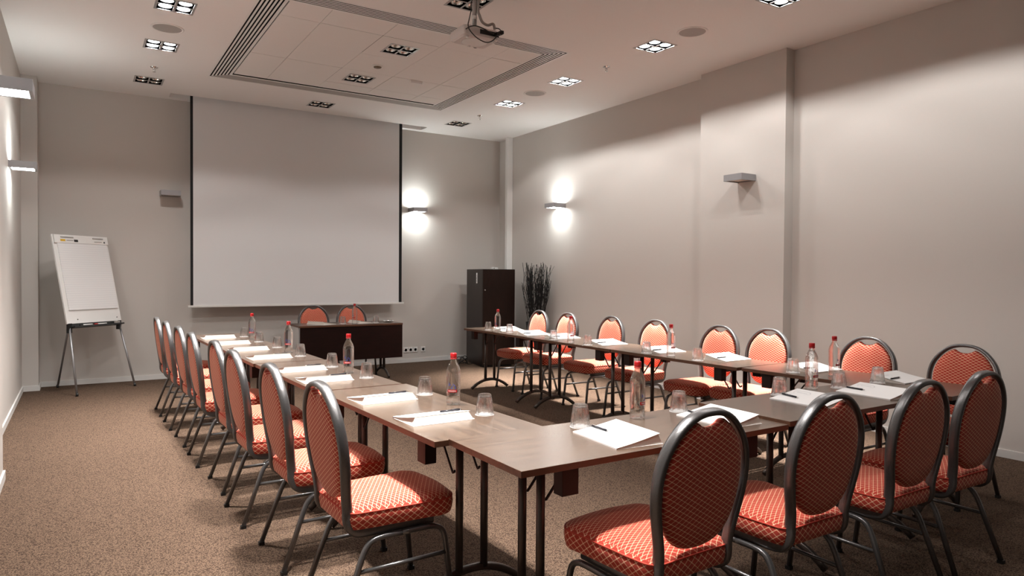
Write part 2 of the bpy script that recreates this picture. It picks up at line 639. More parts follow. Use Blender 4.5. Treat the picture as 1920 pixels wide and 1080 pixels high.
# slot diffuser: mitred bars along three sides, blank plate on the fourth
vent = thing('slot_diffuser', 'square ring of white slot air diffusers framing the tiled ceiling panel', 'air vent', ((VX0 + VX1) / 2, (VY0 + VY1) / 2, CEIL))
cx, cy = vent.location.x, vent.location.y
HX, HY = (VX1 - VX0) / 2, (VY1 - VY0) / 2
band = HX - (IX1 - IX0) / 2
offs = []
slot, nb = 0.0148, 6
rimw, inw = 0.017, 0.028
barw = (band - rimw - inw - nb * slot) / (nb - 1)
pos = 0.0
offs.append((0.0, rimw))
pos = rimw
for i in range(nb):
    pos += slot
    wd = barw if i < nb - 1 else inw
    offs.append((pos, pos + wd))
    pos += wd
zb, zt = -0.0012, -0.0002
for a, b in offs:
    for side in range(3):
        if side == 0:      # near side (low y)
            q = [(-HX + a, -HY + a), (HX - a, -HY + a), (HX - b, -HY + b), (-HX + b, -HY + b)]
        elif side == 1:
            q = [(HX - a, -HY + a), (HX - a, HY - a), (HX - b, HY - b), (HX - b, -HY + b)]
        else:
            q = [(-HX + a, HY - a), (-HX + a, -HY + a), (-HX + b, -HY + b), (-HX + b, HY - b)]
        vs = [(x, y, z) for z in (zb, zt) for x, y in q]
        MB().add(vs, [(0, 1, 2, 3), (7, 6, 5, 4), (0, 4, 5, 1), (1, 5, 6, 2), (2, 6, 7, 3), (3, 7, 4, 0)]).obj('bar', M['duct'], vent)
q = [(HX, HY), (-HX, HY), (-HX + band, HY - band), (HX - band, HY - band)]
q2 = [(x * (1 - .004), y * (1 - .004)) for x, y in q]
vs = [(x, y, z) for z in (-0.0011, -0.0002) for x, y in q]
bp = MB().add(vs, [(0, 1, 2, 3), (7, 6, 5, 4), (0, 4, 5, 1), (1, 5, 6, 2), (2, 6, 7, 3), (3, 7, 4, 0)]).obj('blank_plate', M['grille'], vent)
for a, b in (offs[0], (band - 0.028, band)):
    q = [(HX - a, HY - a), (-HX + a, HY - a), (-HX + b, HY - b), (HX - b, HY - b)]
    vs = [(x, y, z) for z in (-.0032, -.0012) for x, y in q]
    MB().add(vs, [(0, 1, 2, 3), (7, 6, 5, 4), (0, 4, 5, 1), (1, 5, 6, 2), (2, 6, 7, 3), (3, 7, 4, 0)]).obj('bar', M['duct'], vent)

# ------------------------------------------------------------------ ceiling lights
HO, HI = 0.155, 0.136
fr = MB()
for (a, b, c, d) in ((-HO, HO, -HO, -HI), (-HO, HO, HI, HO), (-HO, -HI, -HI, HI), (HI, HO, -HI, HI)):
    fr.box(a, b, c, d, -0.003, -0.0005)
frame_me = fr.mesh('frame', M['lampframe'])
cr = MB().box(-0.009, 0.009, -HI, HI, -0.0036, -0.003).box(-HI, -0.009, -0.009, 0.009, -0.0036, -0.003).box(0.009, HI, -0.009, 0.009, -0.0036, -0.003)
cr.box(-0.008, 0.008, -HI, HI, -0.003, 0.012, mi=1).box(-HI, -0.008, -0.008, 0.008, -0.003, 0.012, mi=1).box(0.008, HI, -0.008, 0.008, -0.003, 0.012, mi=1)
cross_me = cr.mesh('crossbar', [M['lampframe'], M['baffle']])
hs = MB()
dz = 0.076
for (a, b) in (((-HI, -HI), (HI, -HI)), ((HI, -HI), (HI, HI)), ((HI, HI), (-HI, HI)), ((-HI, HI), (-HI, -HI))):
    hs.quad((*a, -0.001), (*b, -0.001), (*b, dz), (*a, dz))
hs.quad((-HI, -HI, dz), (HI, -HI, dz), (HI, HI, dz), (-HI, HI, dz))
housing_me = hs.mesh('housing', M['baffle'])
LR = 0.053
lit_me = MB().lathe([(LR, 0.0), (LR * .96, .008), (LR * .8, .020), (LR * .5, .030), (0.001, .034)], 28, caps=False, smooth=True)
ob = MB().lathe([(LR, 0.0), (LR + .0012, .0), (LR + .001, .010), (LR * .84, .022), (LR * .53, .0325), (0.001, .0365)], 28, caps=False)
lit_me.add(ob.v, ob.f, True, 1)
lit_me = lit_me.mesh('lamp', [M['lens'], M['baffle']])
# lamp rim and the little cap that hides the burner
cap_me = MB().lathe([(0.0001, 0.006), (0.0042, 0.006), (0.0042, 0.008), (0.0001, 0.008)], 12, caps=False).mesh('lamp_cap', M['black'])
bowl_me = MB().lathe([(LR, 0.0), (LR * .96, .008), (LR * .8, 0.020), (LR * .5, 0.030), (0.003, 0.034)], 20, caps=False).mesh('reflector', M['lensoff'])
LAMPZ = 0.008
for x, y, lit, lab in LIGHTS:
    t = thing('ceiling_light', lab, 'ceiling light', (x, y, CEIL), 0, 'four-lamp downlights in the ceiling')
    link('frame', frame_me, t)
    link('crossbar', cross_me, t)
    link('housing', housing_me, t)
    for sx in (-1, 1):
        for sy in (-1, 1):
            p = (sx * 0.0715, sy * 0.0715, LAMPZ)
            l = link('lamp', lit_me if lit else bowl_me, t, p)
            link('lamp_cap', cap_me, l)

beam = bpy.data.lights.new('beam', 'AREA')
beam.shape = 'DISK'
beam.size = 0.05
beam.energy = BEAM_W
beam.spread = math.radians(66)
beam.color = (1.0, 0.96, 0.92)
burner = bpy.data.lights.new('burner', 'POINT')
burner.energy = BURNER_W
burner.shadow_soft_size = 0.004
burner.color = (1.0, 0.97, 0.945)
beam_n = beam.copy()
beam_n.spread = math.radians(40)
beam_n.energy = BEAM_W * 1.15
if BEAM_W > 0:
    for x, y, lit, lab in LIGHTS:
        if lit:
            for sx in (-1, 1):
                for sy in (-1, 1):
                    if lit == 1:
                        o = bpy.data.objects.new('lamp_beam', beam_n if x > 4 else beam)
                        COL.objects.link(o)
                        o.location = (x + sx * .0715, y + sy * .0715, CEIL + LAMPZ - .004)
                    o = bpy.data.objects.new('lamp_burner', burner)
                    COL.objects.link(o)
                    o.location = (x + sx * .0715, y + sy * .0715, CEIL + LAMPZ + .0205)

# speakers, sprinklers, detector, emergency light
for x, y, lab in ((0.70, 7.158, 'round ceiling speaker between the two lit lights, flip chart side'),
                  (4.846, 4.54, 'round ceiling speaker in front of the pilaster, beside a lit light'),
                  (4.832, 7.133, 'small looking round ceiling speaker between two lit lights, near the vent corner')):
    t = thing('ceiling_speaker', lab, 'speaker', (x, y, CEIL), 0, 'round ceiling speakers')
    MB().lathe([(0.142, 0.0), (0.142, -0.004), (0.128, -0.008), (0.122, -0.004)], 32, caps=False).obj('rim', M['ceil'], t)
    MB().lathe([(0.123, -0.004), (0.06, -0.0075), (0.002, -0.008)], 32, caps=False).obj('grille', M['grille'], t)
for x, y, lab in ((0.706, 8.584, 'chrome sprinkler head above the flip chart side'),
                  (4.866, 5.798, 'chrome sprinkler head close to the pointed corner of the vent ring'),
                  (4.854, 8.564, 'chrome sprinkler head over the screen end, before the last unlit light')):
    t = thing('sprinkler', lab, 'sprinkler', (x, y, CEIL), 0, 'ceiling sprinkler heads')
    MB().lathe([(0.040, 0.0), (0.038, -0.006), (0.012, -0.010), (0.010, -0.022)], 18, caps=False).obj('escutcheon', M['chrome'], t)
    a = MB()
    a.tube([(-0.009, 0, -.02), (-0.013, 0, -.035), (-0.004, 0, -.052)], 0.0025, n=6).tube([(0.009, 0, -.02), (0.013, 0, -.035), (0.004, 0, -.052)], 0.0025, n=6)
    a.obj('yoke', M['chrome'], t)
    MB().lathe([(0.002, -.049), (0.017, -.053), (0.017, -.055), (0.002, -.056)], 14).obj('deflector', M['chrome'], t)
t = thing('smoke_detector', 'small round bronze detector between the two lights of the tiled panel', 'smoke detector', (2.769, 7.167, CEIL))
MB().lathe([(0.052, 0.0), (0.052, -0.006), (0.044, -0.012)], 24, caps=False).obj('base', M['tile'], t)
MB().lathe([(0.044, -0.010), (0.040, -0.020), (0.022, -0.026), (0.002, -0.027)], 24, caps=False).obj('grid_dome', mat('bronze', (0.16, 0.11, 0.07), 0.4, 0.6), t)
t = thing('emergency_light', 'small white wedge emergency light on the tiled ceiling panel', 'emergency light', (3.361, 7.464, CEIL))
MB().add([(-.075, -.02, 0), (.075, -.02, 0), (.075, .022, 0), (-.075, .022, 0), (-.068, -.015, -.034), (.068, -.015, -.034), (.072, .018, -.012), (-.072, .018, -.012)],
         [(0, 1, 2, 3), (4, 7, 6, 5), (0, 4, 5, 1), (1, 5, 6, 2), (2, 6, 7, 3), (3, 7, 4, 0)]).obj('body', M['white'], t)
MB().add([(-.06, -.0165, -.0345), (.06, -.0165, -.0345), (.06, .010, -.0195), (-.06, .010, -.0195)], [(0, 1, 2, 3)]).obj('lens', emit('emergency_lens', (1.0, 0.95, 0.92), 0.8), t)

# ------------------------------------------------------------------ projector
pj = thing('projector', 'white ceiling projector hanging on a grey pole with looped black cables', 'projector', (2.69, 4.845, CEIL))
MB().lathe([(0.05, 0), (0.05, -.008), (0.02, -.012)], 20, caps=False).obj('ceiling_plate', M['lampframe'], pj)
MB().tube([(0, 0, -.005), (0, 0, -.325)], 0.0185, n=14).obj('pole', M['lampframe'], pj)
MB().tube([(0, 0, -.205), (0, 0, -.235)], 0.0215, n=14).obj('collar', M['duct'], pj)
ph = Matrix.Rotation(math.radians(-8), 4, 'X')
body = bpy.data.objects.new('body', None)


def pbox(x0, x1, y0, y1, z0, z1):
    return MB().box(x0, x1, y0, y1, z0, z1)


def outline(wd, dp, r, y0, z, tp=0):
    out = []
    for cxx, cyy, a0 in ((wd / 2 - r, dp / 2 - r, 0), (-wd / 2 + r, dp / 2 - r, 90), (-wd / 2 + r, -dp / 2 + r, 180), (wd / 2 - r, -dp / 2 + r, 270)):
        for k in range(5):
            a = math.radians(a0 + 22.5 * k)
            out.append((cxx + r * math.cos(a), y0 + cyy + r * math.sin(a), z))
    return out


pr = MB().rings([outline(.285, .21, .03, 0, -.415), outline(.315, .245, .03, 0, -.405), outline(.325, .255, .03, 0, -.37), outline(.325, .255, .03, 0, -.345), outline(.30, .23, .03, 0, -.33)], smooth=False)
pb = pr.obj('shell', M['projbody'], pj)
MB().box(-.02, .152, -.1295, -.1265, -.385, -.350).obj('connector_panel', M['black'], pb)
MB().lathe([(0.10, -.4165), (0.105, -.4155)], 24).obj('underside_plate', M['white'], pb)
MB().tube([(.09, .128, -.375), (.09, .150, -.375)], .03, n=18, up=(0, 0, 1)).obj('lens', M['black'], pb)
for x, y in ((-.12, -.10), (.12, -.10), (0, .09)):
    MB().lathe([(.011, -.430), (.011, -.412)], 10, c=(x, y, 0)).obj('foot', M['white'], pb)
for sx in (-1, 1):
    MB().tube([(0, 0, -.312), (sx * .06, -.02, -.325), (sx * .10, -.03, -.335)], .007, n=6).obj('bracket_arm', M['lampframe'], pj)
MB().tube(bez([(.022, -.02, -.01), (.022, -.02, -.16), (.028, -.03, -.20), (.055, -.03, -.25), (.10, -.04, -.27), (.145, -.05, -.255), (.155, -.06, -.30)], 6), .011, n=8).obj('conduit', M['grille'], pj)
MB().tube(bez([(.012, -.03, -.005), (-.04, -.05, -.09), (-.075, -.08, -.14), (-.085, -.10, -.20), (-.125, -.14, -.30), (-.15, -.17, -.36), (-.13, -.17, -.40), (-.06, -.16, -.44), (.02, -.155, -.455), (.08, -.15, -.43), (.12, -.145, -.39), (.145, -.13, -.365)], 6), .0045, n=6).obj('cable', M['black'], pj)
MB().tube(bez([(-.18, -.19, -.40), (-.13, -.17, -.365), (-.07, -.155, -.345), (0, -.148, -.350), (.06, -.142, -.365), (.10, -.135, -.370)], 6), .0045, n=6).obj('cable', M['black'], pj)
MB().tube(bez([(.15, -.06, -.29), (.18, -.09, -.30), (.185, -.12, -.34), (.15, -.14, -.36)], 6), .0045, n=6).obj('cable', M['black'], pj)
for x in (.125, .15, .165):
    MB().box(x - .012, x + .012, -.165, -.128, -.385 + (x - .12) * .5, -.36 + (x - .12) * .5).obj('plug', M['black'], pj)

# ------------------------------------------------------------------ wall sconces
SW, SD, SHH = 0.232, 0.222, 0.066


def sconce_meshes(lit):
    a = MB()
    t_ = .006
    h = SHH / 2
    for (x0, x1, y0, y1) in ((-SW / 2, SW / 2, -SD, -SD + t_), (-SW / 2, SW / 2, -t_, 0), (-SW / 2, -SW / 2 + t_, -SD + t_, -t_), (SW / 2 - t_, SW / 2, -SD + t_, -t_)):
        a.box(x0, x1, y0, y1, -h, h)
    lip = .02
    for z0, z1 in ((-h, -h + .004), (h - .004, h)):
        for (x0, x1, y0, y1) in ((-SW / 2 + t_, SW / 2 - t_, -SD + t_, -SD + lip), (-SW / 2 + t_, SW / 2 - t_, -lip, -t_), (-SW / 2 + t_, -SW / 2 + lip, -SD + lip, -lip), (SW / 2 - lip, SW / 2 - t_, -SD + lip, -lip)):
            a.box(x0, x1, y0, y1, z0, z1)
    d1 = MB().box(-SW / 2 + .012, SW / 2 - .012, -SD + .012, -.012, -h + .010, -h + .014)
    d2 = MB().box(-SW / 2 + .012, SW / 2 - .012, -SD + .012, -.012, h - .014, h - .010)
    return a, d1, d2


S_BODY = sconce_meshes(0)[0].mesh('body', M['sconce'])
S_LO = {l: sconce_meshes(l)[1].mesh('diffuser', M['diff'] if l else M['diffoff']) for l in (0, 1)}
S_HI = {l: sconce_meshes(l)[2].mesh('diffuser', M['diff'] if l else M['diffoff']) for l in (0, 1)}
for loc, rz, lit, lab in (((1.0, YB, 2.432), 0, 0, 'unlit grey box wall light beside the projection screen, flip chart side'),
                          ((4.515, YB, 2.418), 0, 1, 'glowing grey box wall light between the projection screen and the duct corner'),
                          ((XR, 8.27, 2.435), -pi / 2, 1, 'glowing grey box wall light above the dark twigs, on the long wall'),
                          ((PX_R, 4.80, 2.43), -pi / 2, 0, 'unlit grey box wall light on the pilaster'),
                          ((XL, 8.21, 2.43), pi / 2, 1, 'glowing grey box wall light above the flip chart, lower of two in view'),
                          ((-0.44, 4.765, 2.43), pi / 2, 1, 'large glowing box wall light cut by the picture edge, upper of two')):
    t = thing('wall_light', lab, 'wall light', loc, rz, 'box shaped wall lights')
    link('body', S_BODY, t)
    link('diffuser', S_LO[lit], t)
    link('diffuser', S_HI[lit], t)

# ------------------------------------------------------------------ projection screen
t = thing('projection_screen', 'large pale projection screen with black side borders lowered from the ceiling slot', 'projection screen', (2.705, 9.80, 0))
sx0, sx1 = 1.222 - 2.705, 4.186 - 2.705
MB().box(sx0 + .033, sx1 - .047, -.0015, .0015, .968, CEIL + .12).obj('cloth', M['screen'], t)
MB().box(sx0, sx0 + .033, -.0015, .0015, .968, CEIL + .12).obj('border', M['blackmat'], t)
MB().box(sx1 - .047, sx1, -.0015, .0015, .968, CEIL + .12).obj('border', M['blackmat'], t)
MB().box(sx0 - .03, sx1 + .035, -.012, .012, .945, .972).obj('bottom_bar', M['screenbar'], t, bevel=.003)
MB().tube([(sx0 - .05, 0.02, CEIL + .12), (sx1 + .05, 0.02, CEIL + .12)], .035, n=14).obj('roller', M['duct'], t)

# ------------------------------------------------------------------ sockets
for x, n, lab in ((4.365, 3, 'row of three white wall sockets beside the dark head table'), (4.665, 1, 'single white wall socket next to the triple sockets')):
    t = thing('wall_socket', lab, 'socket', (x, YB, .20), 0, 'wall sockets')
    for k in range(n):
        p = MB().box(k * .082 - .039, k * .082 + .039, -.011, 0, -.041, .041).obj('plate', M['white'], t, bevel=.003)
        q = MB().lathe([(.024, 0), (.0225, .004), (.0215, .0035), (.020, -.004)], 18, caps=True)
        q.v = [(x_ + k * .082, -.011 - z_, y_) for x_, y_, z_ in q.v]
        q.obj('socket_face', M['lampframe'] if n == 1 or k == 2 else M['grille'], p)

# ------------------------------------------------------------------ cabinet and twigs
cab = thing('cabinet', 'tall dark wood cabinet with two doors in the corner', 'cabinet', (5.123, 8.921, 0), math.radians(-11))
CW, CDp, CH = .52, .80, 1.487
MB().box(.0, CW, .019, CDp, .03, CH).obj('body', M['wengecab'], cab, bevel=.002)
MB().box(.03, CW - .03, .05, CDp - .03, 0, .03).obj('plinth', M['black'], cab)
d1 = MB().box(.002, CW - .002, 0, .018, .615, CH - .002).obj('door', M['wengecab'], cab, bevel=.0015)
d2 = MB().box(.002, CW - .002, 0, .018, .035, .611).obj('door', M['wengecab'], cab, bevel=.0015)
k = MB().lathe([(.004, 0), (.011, .003), (.011, .010), (.005, .012)], 14)
k.v = [(x + .035, -z, y + 1.17) for x, y, z in k.v]
k.obj('knob', M['chrome'], d1)
k = MB().lathe([(.004, 0), (.010, .003), (.010, .010), (.005, .012)], 14)
k.v = [(x + .03, -z, y + .06) for x, y, z in k.v]
k.obj('knob', M['chrome'], d2)
lb = MB().box(-.0012, -.0002, .26, .315, 1.27, 1.43).obj('paper_label', M['paper'], cab)
lm = MB()
for i, zz in enumerate((1.30, 1.325, 1.345, 1.365, 1.385)):
    lm.box(-.0018, -.0013, .275, .275 + (.028, .018, .03, .014, .02)[i], zz, zz + .011)
lm.obj('label_print', M['black'], lb)
t = thing('adapter_box', 'small white adapter box lying on top of the dark cabinet', 'adapter', (5.62, 9.42, CH))
MB().box(-.05, .05, -.03, .03, 0, .038).obj('body', M['white'], t, bevel=.004)
MB().box(-.03, -.015, -.031, -.0295, .012, .028).obj('socket_hole', M['black'], t)
cb = MB()
rnd = random.Random(4)
pts = [(math.cos(i * 1.9) * .10 + rnd.uniform(-.03, .03), math.sin(i * 1.3) * .05, .05 + .07 * math.sin(i * 2.3) + .02) for i in range(12)]
pts = [(x, y, max(z, .009)) for x, y, z in pts]
cb.tube(bez(pts + [(.10, 0, .008), (.2, .05, .008)], 5), .006, n=6)
o = cb.obj('cable_coil', M['black'])
o.location = (5.02, 9.36, 0)
tag(o, 'tangled black cable on the carpet beside the tall dark cabinet', 'cable')

tw = thing('twig_vase', 'tall bundle of dark dry twigs in a black vase beside the cabinet', 'decoration', (5.79, 8.47, 0))
MB().lathe([(.085, 0), (.09, .01), (.13, .45), (.155, .70), (.148, .70), (.12, .45), (.05, .40)], 24, caps=False).obj('vase', M['black'], tw)
mb = MB()
for i in range(120):
    a, rr = rnd.uniform(0, 2 * pi), math.sqrt(rnd.random())
    b0 = Vector((math.cos(a) * rr * .05, math.sin(a) * rr * .05, .42))
    top = rnd.uniform(1.22, 1.60)
    sp = rr * rnd.uniform(.15, .29)
    e = Vector((math.cos(a) * sp, math.sin(a) * sp, top))
    e.x = min(e.x, .255)
    pts = []
    for q in range(8):
        s = q / 7
        p = b0.lerp(e, s)
        p.x = b0.x + (e.x - b0.x) * s ** 0.8
        p.y = b0.y + (e.y - b0.y) * s ** 0.8
        if 0 < q:
            p += Vector((rnd.uniform(-.014, .014), rnd.uniform(-.014, .014), 0))
        pts.append(p)
    rad = rnd.uniform(.0026, .0040)
    mb.tube(pts, rad, n=4, caps=False)
    for q in (4, 5, 6):
        if rnd.random() < .55:
            d = Vector((rnd.uniform(-.07, .07), rnd.uniform(-.06, .06), rnd.uniform(.07, .16)))
            d.x = min(d.x, .27 - pts[q].x)
            mb.tube([pts[q], pts[q] + d * .5 + Vector((0, 0, .01)), pts[q] + d], rad * .6, n=3, caps=False)
o = mb.obj('twig', M['twig'], tw)
o['kind'] = 'stuff'

# ------------------------------------------------------------------ flip chart
YW = .679
TILT = math.radians(13.4)
fc = thing('flip_chart', 'white flip chart on three metal legs with a large paper pad, against the back wall', 'flip chart', (.155, 9.48, 0), YW)
R = Matrix.Translation((0, 0, .806)) @ Matrix.Rotation(-TILT, 4, 'X')   # board plane: x across, z up, -y is its face
BW, BHt = .714, 1.056


def onboard(mb, name, m, parent, **kw):
    o = mb.obj(name, m, parent, **kw)
    o.matrix_local = R
    return o


bd = onboard(MB().box(-BW / 2, BW / 2, 0, .022, 0, BHt), 'board', M['board'], fc, bevel=.003)
pad = MB().box(-BW / 2 + .045, BW / 2 - .03, -.016, -.001, .155, BHt - .105)
o = pad.obj('paper_pad', M['pad'], fc)
o.matrix_local = R
o2 = MB().box(-BW / 2 + .01, BW / 2 - .01, -.022, -.001, BHt - .105, BHt - .006).obj('clamp_bar', M['board'], fc, bevel=.003)
o2.matrix_local = R
for x0, x1 in ((-.27, -.11), (.14, .28)):
    onboard(MB().box(x0, x1, -.028, -.0225, BHt - .042, BHt - .030), 'clip', M['lampframe'], fc)
lg = MB()
lg.box(-.275, -.215, -.0235, -.0222, BHt - .085, BHt - .06)
onboard(lg, 'logo_print', M['yellow'], fc)
onboard(MB().box(-.105, -.055, -.0235, -.0222, BHt - .088, BHt - .06).box(.285, .303, -.0235, -.0222, BHt - .088, BHt - .070), 'dark_print', M['black'], fc)
onboard(MB().box(-.20, -.115, -.0235, -.0222, BHt - .078, BHt - .068).box(.16, .26, -.0235, -.0222, BHt - .080, BHt - .072), 'grey_print', M['grille'], fc)
for x in (-.22, .30):
    k = MB().lathe([(.006, 0), (.006, .004), (.001, .005)], 10)
    k.v = [(a + x, -c_, b + .045) for a, b, c_ in k.v]
    onboard(k, 'screw', M['black'], fc)
tray = onboard(MB().box(-BW / 2 + .04, BW / 2 - .02, -.055, .03, -.052, -.040).box(-BW / 2 + .04, BW / 2 - .02, -.062, -.056, -.052, -.036).box(-BW / 2 + .04, BW / 2 - .02, .0, .03, -.040, -.001), 'tray', M['black'], fc)
for sx in (-1, 1):
    a = Vector((sx * .325, -.0 + .012, .80))
    foot = Vector((sx * .345 + (0.03 if sx > 0 else -.05), -.192, .012))
    l = MB().tube([a, foot], .0115, n=10).obj('leg', M['alu'], fc)
    MB().tube([foot + Vector((0, 0, .022)), foot - Vector((0, 0, .012))], .015, n=10).obj('rubber_foot', M['black'], l)
    MB().box(sx * .325 - .02, sx * .325 + .02, -.01, .03, .70, .81).obj('leg_bracket', M['black'], fc)
inv = Matrix.Rotation(-YW, 4, 'Z')
bf = inv @ (Vector((-.232, 9.883, 0)) - Vector((.155, 9.48, 0)))
top = R @ Vector((0, .03, BHt - .25))
foot = Vector((bf.x, bf.y, .012))
l = MB().tube([top, foot], .0115, n=10).obj('leg', M['alu'], fc)
MB().tube([foot + Vector((0, 0, .022)), foot - Vector((0, 0, .012))], .015, n=10).obj('rubber_foot', M['black'], l)
MW = Matrix.Translation((.155, 9.48, 0)) @ Matrix.Rotation(YW, 4, 'Z') @ R
for xs, cmat, lab in ((-.16, 'black', 'white marker with black ends in the flip chart tray'), (.03, 'red', 'white marker with a red cap in the flip chart tray')):
    mk = thing('marker', lab, 'marker', MW @ Vector((xs, -.0455, -.0300)), YW, 'markers in the flip chart tray')
    MB().tube([(-.045, 0, 0), (.075, 0, 0)], .0092, n=10).obj('barrel', M['white'], mk)
    MB().tube([(-.085, 0, 0), (-.045, 0, 0)], .0095, n=10).obj('cap', M[cmat], mk)
    MB().tube([(.075, 0, 0), (.09, 0, 0)], .0095, n=10).obj('end_plug', M['black'], mk)
mk = MB().box(-.03, .03, -.016, .016, 0, .028).obj('eraser', M['grille'], bevel=.003)
mk.location = MW @ Vector((.255, -.038, -.036))
mk.rotation_euler = (0, 0, YW)
tag(mk, 'small grey eraser at the end of the flip chart tray', 'eraser')

# ------------------------------------------------------------------ tables
TL, TW = 1.385, .53


def make_table(L, zt, panel=False, inset=.19, label=''):
    t = thing('conference_table', label, 'table', (0, 0, 0), 0, 'conference tables')
    th = .024
    top = MB().box(-L / 2, L / 2, -TW / 2, TW / 2, zt - th, zt)
    me = top.mesh('tabletop', [M['wood'], M['edge']], bevel=.0016)
    for p in me.polygons:
        if abs(p.normal.z) < .7:
            p.material_index = 1
    link('tabletop', me, t)
    for s in (-1, 1):
        x = s * (L / 2 - inset)
        arc = []
        for k in range(17):
            y = -TW / 2 + .012 + (TW - .024) * k / 16
            q = (2 * k / 16 - 1)
            arc.append((x, y, .016 + .098 * (1 - abs(q) ** 2.1)))
        MB().tube(arc, .017, .014, n=8, up=(0, 0, 1), power=.6).obj('foot', M['post'], t)
        for y in (-.0625, .0625):
            MB().tube([(x, y, .108), (x, y, zt - th - .03)], .0172, n=12).obj('post', M['post'], t)
        MB().box(x - .016, x + .016, -TW / 2 + .075, TW / 2 - .075, zt - th - .034, zt - th).obj('crossbar', M['black'], t)
        for y in (-TW / 2 + .045, TW / 2 - .045):
            MB().box(x - .036, x + .036, y - .026, y + .026, zt - th - .098, zt - th).obj('mounting_block', M['block'], t, bevel=.002)
        for y in (-.0625, .0625):
            MB().tube(bez([(x - s * .018, y + .014, zt - .185), (x - s * .03, y + .014, zt - .195), (x - s * .05, y + .014, zt - .18), (x - s * .17, y + .014, zt - th - .004)], 4), .0055, n=6).obj('brace', M['black'], t)
    if panel:
        MB().box(-L / 2 + .012, L / 2, -TW / 2 + .012, -TW / 2 + .032, .275, zt - th - .0005).obj('modesty_panel', M['wenge'], t, bevel=.0015)
        MB().box(-L / 2 + .001, -L / 2 + .011, -TW / 2 + .008, -TW / 2 + .034, .275, zt - th - .0005).obj('panel_edge', M['alu'], t)
    return t


tl0 = make_table(1.384, .732, inset=.155, label='dark wood folding table at the screen end of the aisle row')
tl0.location = (1.272, 7.33, 0)
tl0.rotation_euler = (0, 0, pi / 2 + .022)
zL = .732
rowL = [(1.320, 5.93, .022, 'dark wood folding table second from the screen in the aisle row'),
        (1.366, 4.53, .028, 'dark wood folding table third from the screen in the aisle row'),
        (1.425, 3.13, .030, 'dark wood folding table of the aisle row butting against the cross tables')]
for x, y, r, lab in rowL:
    dup(tl0, (x, y, 0), pi / 2 + r, lab)
tr0 = make_table(TL, .74, inset=.19, label='dark wood folding table at the cabinet end of the wall row')
tr0.location = (4.270, 6.745, 0)
tr0.rotation_euler = (0, 0, pi / 2)
for x, y, r, lab in ((4.252, 5.36, 0, 'dark wood folding table second from the cabinet in the wall row'),
                     (4.258, 3.972, 0, 'dark wood folding table third from the cabinet in the wall row'),
                     (4.305, 2.575, .03, 'dark wood folding table of the wall row beside the cross tables')):
    dup(tr0, (x, y, 0), pi / 2 + r, lab)
f1 = make_table(1.412, .74, inset=.22, label='dark wood cross table with the exposed near corner')
f1.location = (1.236 + .706, 1.889 + TW / 2, 0)
f2 = make_table(1.37, .752, inset=.30, label='dark wood cross table set slightly higher, towards the pilaster wall')
f2.location = (2.658 + .685, 1.889 + TW / 2, 0)
ht = make_table(1.385, .74, panel=True, label='dark head table with a closed front panel under the screen')
ht.location = (3.012, 8.625 + TW / 2, 0)
ht.rotation_euler = (0, 0, -.012)

# ------------------------------------------------------------------ chairs
def seat_ring(ins, z):
    out = []
    yb, yf, wb, wf = -.205 + ins, .27 - ins, .195 - ins, .222 - ins
    rb, rf = max(.05 - ins * .5, .01), max(.085 - ins * .5, .02)

    def hw(y):
        return wb + (wf - wb) * (y - yb) / (yf - yb)
    def arc(cx_, cy_, r, a0, n=6):
        for k in range(n + 1):
            a = math.radians(a0 + 90 * k / n)
            out.append((cx_ + r * math.cos(a), cy_ + r * math.sin(a), z))
    wf_, wb_ = wf - rf, wb - rb
    arc(wf_, yf - rf, rf, 0)
    n = 5
    for k in range(1, n):     # gently bowed front edge
        s = 1 - 2 * k / n
        out.append((wf_ * s, yf + .012 * (1 - s * s), z))
    arc(-wf_, yf - rf, rf, 90)
    for k in range(1, 5):
        y = (yf - rf) + ((yb + rb) - (yf - rf)) * k / 5
        out.append((-hw(y), y, z))
    arc(-wb_, yb + rb, rb, 180)
    for k in range(1, 4):
        out.append((-wb_ + 2 * wb_ * k / 4, yb, z))
    arc(wb_, yb + rb, rb, 270)
    for k in range(1, 5):
        y = (yb + rb) + ((yf - rf) - (yb + rb)) * k / 5
        out.append((hw(y), y, z))
    return out


def lean(z):
    return -.200 - .062 * (z - .45) / .5


HALF = [(0, .948), (.05, .944), (.098, .926), (.145, .888), (.186, .832), (.207, .768), (.211, .70), (.203, .632), (.187, .566), (.174, .512), (.169, .468)]
PADH = [(0, .899), (.022, .901), (.043, .909), (.062, .921), (.085, .912), (.125, .882), (.163, .830), (.183, .768), (.187, .70), (.179, .635), (.160, .575), (.128, .527), (.085, .499), (.04, .488), (0, .485)]


